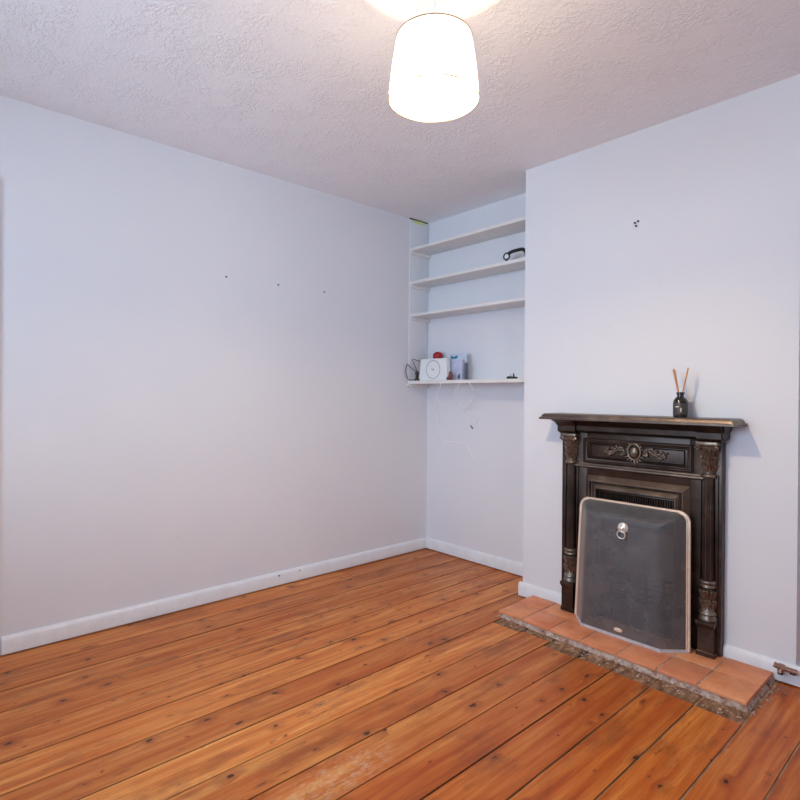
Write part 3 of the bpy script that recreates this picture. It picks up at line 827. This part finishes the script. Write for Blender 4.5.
for k in range(1, 9):
    a = PI/2*k/8; pts.append((SX-(.257-RC)-RC*math.cos(a), back_y(ZT), ZT-RC+RC*math.sin(a)))
full = pts+[(SX-(p[0]-SX), p[1], p[2]) for p in pts[::-1]]
q.tube(full, .0065, 10)
full2 = [(SX+(p[0]-SX)*.972, p[1]-.007, min(p[2], ZT-.008)) for p in full]
q.tube(full2, .0035, 8)
q.build('rim', BRASS, t, angle=60)
q = MB(); w = hw_at(ZB); bl = [(SX-w, 2.518), (SX-w+.082, 2.428), (SX+w-.082, 2.428), (SX+w, 2.518)]
def strip(off): return [(x, y+off) for x, y in bl]
q.loft([[(x, y-.004, HT+.0006) for x, y in bl]+[(x, y+.004, HT+.0006) for x, y in bl[::-1]], [(x, y-.004, HT+.013) for x, y in bl]+[(x, y+.004, HT+.013) for x, y in bl[::-1]]])
q.build('bottom_rail', STEEL, t, smooth=False)
# lifting ring and oval badge
ky = back_y(.525)-.090
ru, rz = SX+.006, .533
q = MB(); n = 20
q.lathe((0, 0, 0), [(.024, 0), (.024, .004), (.019, .010), (.010, .013), (.009, .020), (.002, .023)], 24)
for v in q.bm.verts: x, y, z = v.co; v.co = (ru+x, ky-z, rz+y)
q.build('knob_plate', CHROME, t)
q = MB(); q.tube([(ru-.002+.0185*math.cos(a), ky-.015-.003*math.sin(a), rz-.030+.0175*math.sin(a)) for a in [2*PI*k/28 for k in range(28)]], .0028, 8, True); q.build('ring_handle', CHROME, t)
q = MB(); q.ell((SX-.004, back_y(.07)-.092, .070), (.020, .003, .0095), None, 20, 10); q.build('badge', BRASS, t)

# ------------------------------------------------------------------ reed diffuser
DX, DY, DZ = -.974, 2.535, 1.042
t = thing('reed_diffuser', 'dark bottle reed diffuser with thin sticks standing on the mantel', 'diffuser', (DX, DY, DZ))
q = MB(); q.lathe((DX, DY, DZ), [(.024, 0), (.0285, .003), (.029, .008), (.029, .066), (.027, .076), (.019, .085), (.0145, .089), (.0135, .100), (.017, .102), (.017, .108), (.0135, .110), (.012, .104)], 32); b = q.build('bottle', DARKGLASS, t)
q = MB(); q.lathe((DX, DY, DZ), [(.0293, .014), (.0296, .016), (.0296, .060), (.0293, .062)], 32); q.build('bottle_label', BLABEL, b)
q = MB(); q.ell((DX+.013, DY-.0275, DZ+.032), (.004, .003, .010), Matrix.Rotation(.1, 3, 'Y')); q.ell((DX-.002, DY-.0297, DZ+.046), (.008, .001, .003)); q.build('label_print', PALE, b)
for dx, dy, h in ((-.034, .004, .215), (-.024, -.012, .218), (.028, .008, .222), (.033, -.006, .216), (-.030, .014, .212)):
    q = MB(); q.tube([(DX-dx*.35, DY-dy*.35, DZ+.012), (DX+dx, DY+dy, DZ+h-.006)], .0027, 6); q.build('reed', REED, t)

# ------------------------------------------------------------------ gas valve on the skirting
t = thing('pipe_valve', 'tarnished metal pipe valve mounted on skirting right of hearth', 'valve', (-.60, 2.585, .06))
q = MB(); q.tube([(-.552, 2.582, .066), (-.585, 2.576, .069), (-.596, 2.574, .070)], .0095, 14); q.build('pipe', COPPER, t)
q = MB(); q.tube([(-.592, 2.574, .070), (-.612, 2.570, .074)], .014, 6); q.tube([(-.612, 2.570, .074), (-.626, 2.568, .078)], .0105, 14); q.tube([(-.603, 2.572, .072), (-.603, 2.566, .052)], .010, 12); q.build('valve_body', COPPER, t, angle=30)
q = MB(); q.box(-.612, -.594, 2.558, 2.576, .046, .056, .003); q.box(-.575, -.556, 2.570, 2.5995, .055, .064, .002); q.build('lever', BPLAST, t)

# ------------------------------------------------------------------ lights
def area(name, loc, rot, sx, sy, e, c):
    L = bpy.data.lights.new(name, 'AREA'); L.shape = 'RECTANGLE'; L.size = sx; L.size_y = sy; L.energy = e; L.color = c
    o = bpy.data.objects.new(name, L); COL.objects.link(o); o.location = loc; o.rotation_euler = rot; return o
DAY = (.57, .78, 1.0)
area('daylight_near', ((WN[0]+WN[1])/2, YN-.22, 1.5), (PI/2, 0, 0), 2.1, 1.3, 100, DAY)
area('daylight_right', (XR+.22, 0, 1.5), (PI/2, 0, PI/2), 1.5, 1.3, 40, DAY)
bnode = BULB.node_tree.nodes
for nd in bnode:
    if nd.type == 'EMISSION': nd.inputs[1].default_value = 1450
w = bpy.data.worlds.new('sky'); SC.world = w; w.use_nodes = True
bg = w.node_tree.nodes.get('Background'); bg.inputs[0].default_value = (.6, .75, 1, 1); bg.inputs[1].default_value = .8

# ------------------------------------------------------------------ camera
th, pi_, ro = math.radians(47.85554), -.0033, .0068
fw0 = Vector((-math.sin(th), math.cos(th), 0)); up0 = Vector((0,0,1)); R0 = fw0.cross(up0)
fw = fw0*math.cos(pi_)+up0*math.sin(pi_); U = R0.cross(fw)
R_ = R0*math.cos(ro)+U*math.sin(ro); U_ = U*math.cos(ro)-R0*math.sin(ro)
cam = bpy.data.cameras.new('camera'); co = bpy.data.objects.new('camera', cam); COL.objects.link(co)
Mx = Matrix((R_, U_, -fw)).transposed().to_4x4(); Mx.translation = Vector((0, 0, 1.13126)); co.matrix_world = Mx
cam.sensor_width = 36; cam.lens = 554.3165/800*36; cam.shift_y = -3.2542/800; cam.clip_start = .02
SC.camera = co
SC.view_settings.view_transform = 'Standard'; SC.view_settings.look = 'None'; SC.view_settings.exposure = -0.19; SC.view_settings.gamma = 1
SC.cycles.use_denoising = True; SC.cycles.max_bounces = 10; SC.cycles.diffuse_bounces = 6; SC.cycles.transparent_max_bounces = 12
SC.cycles.sample_clamp_indirect = 6; SC.cycles.caustics_reflective = False; SC.cycles.caustics_refractive = False
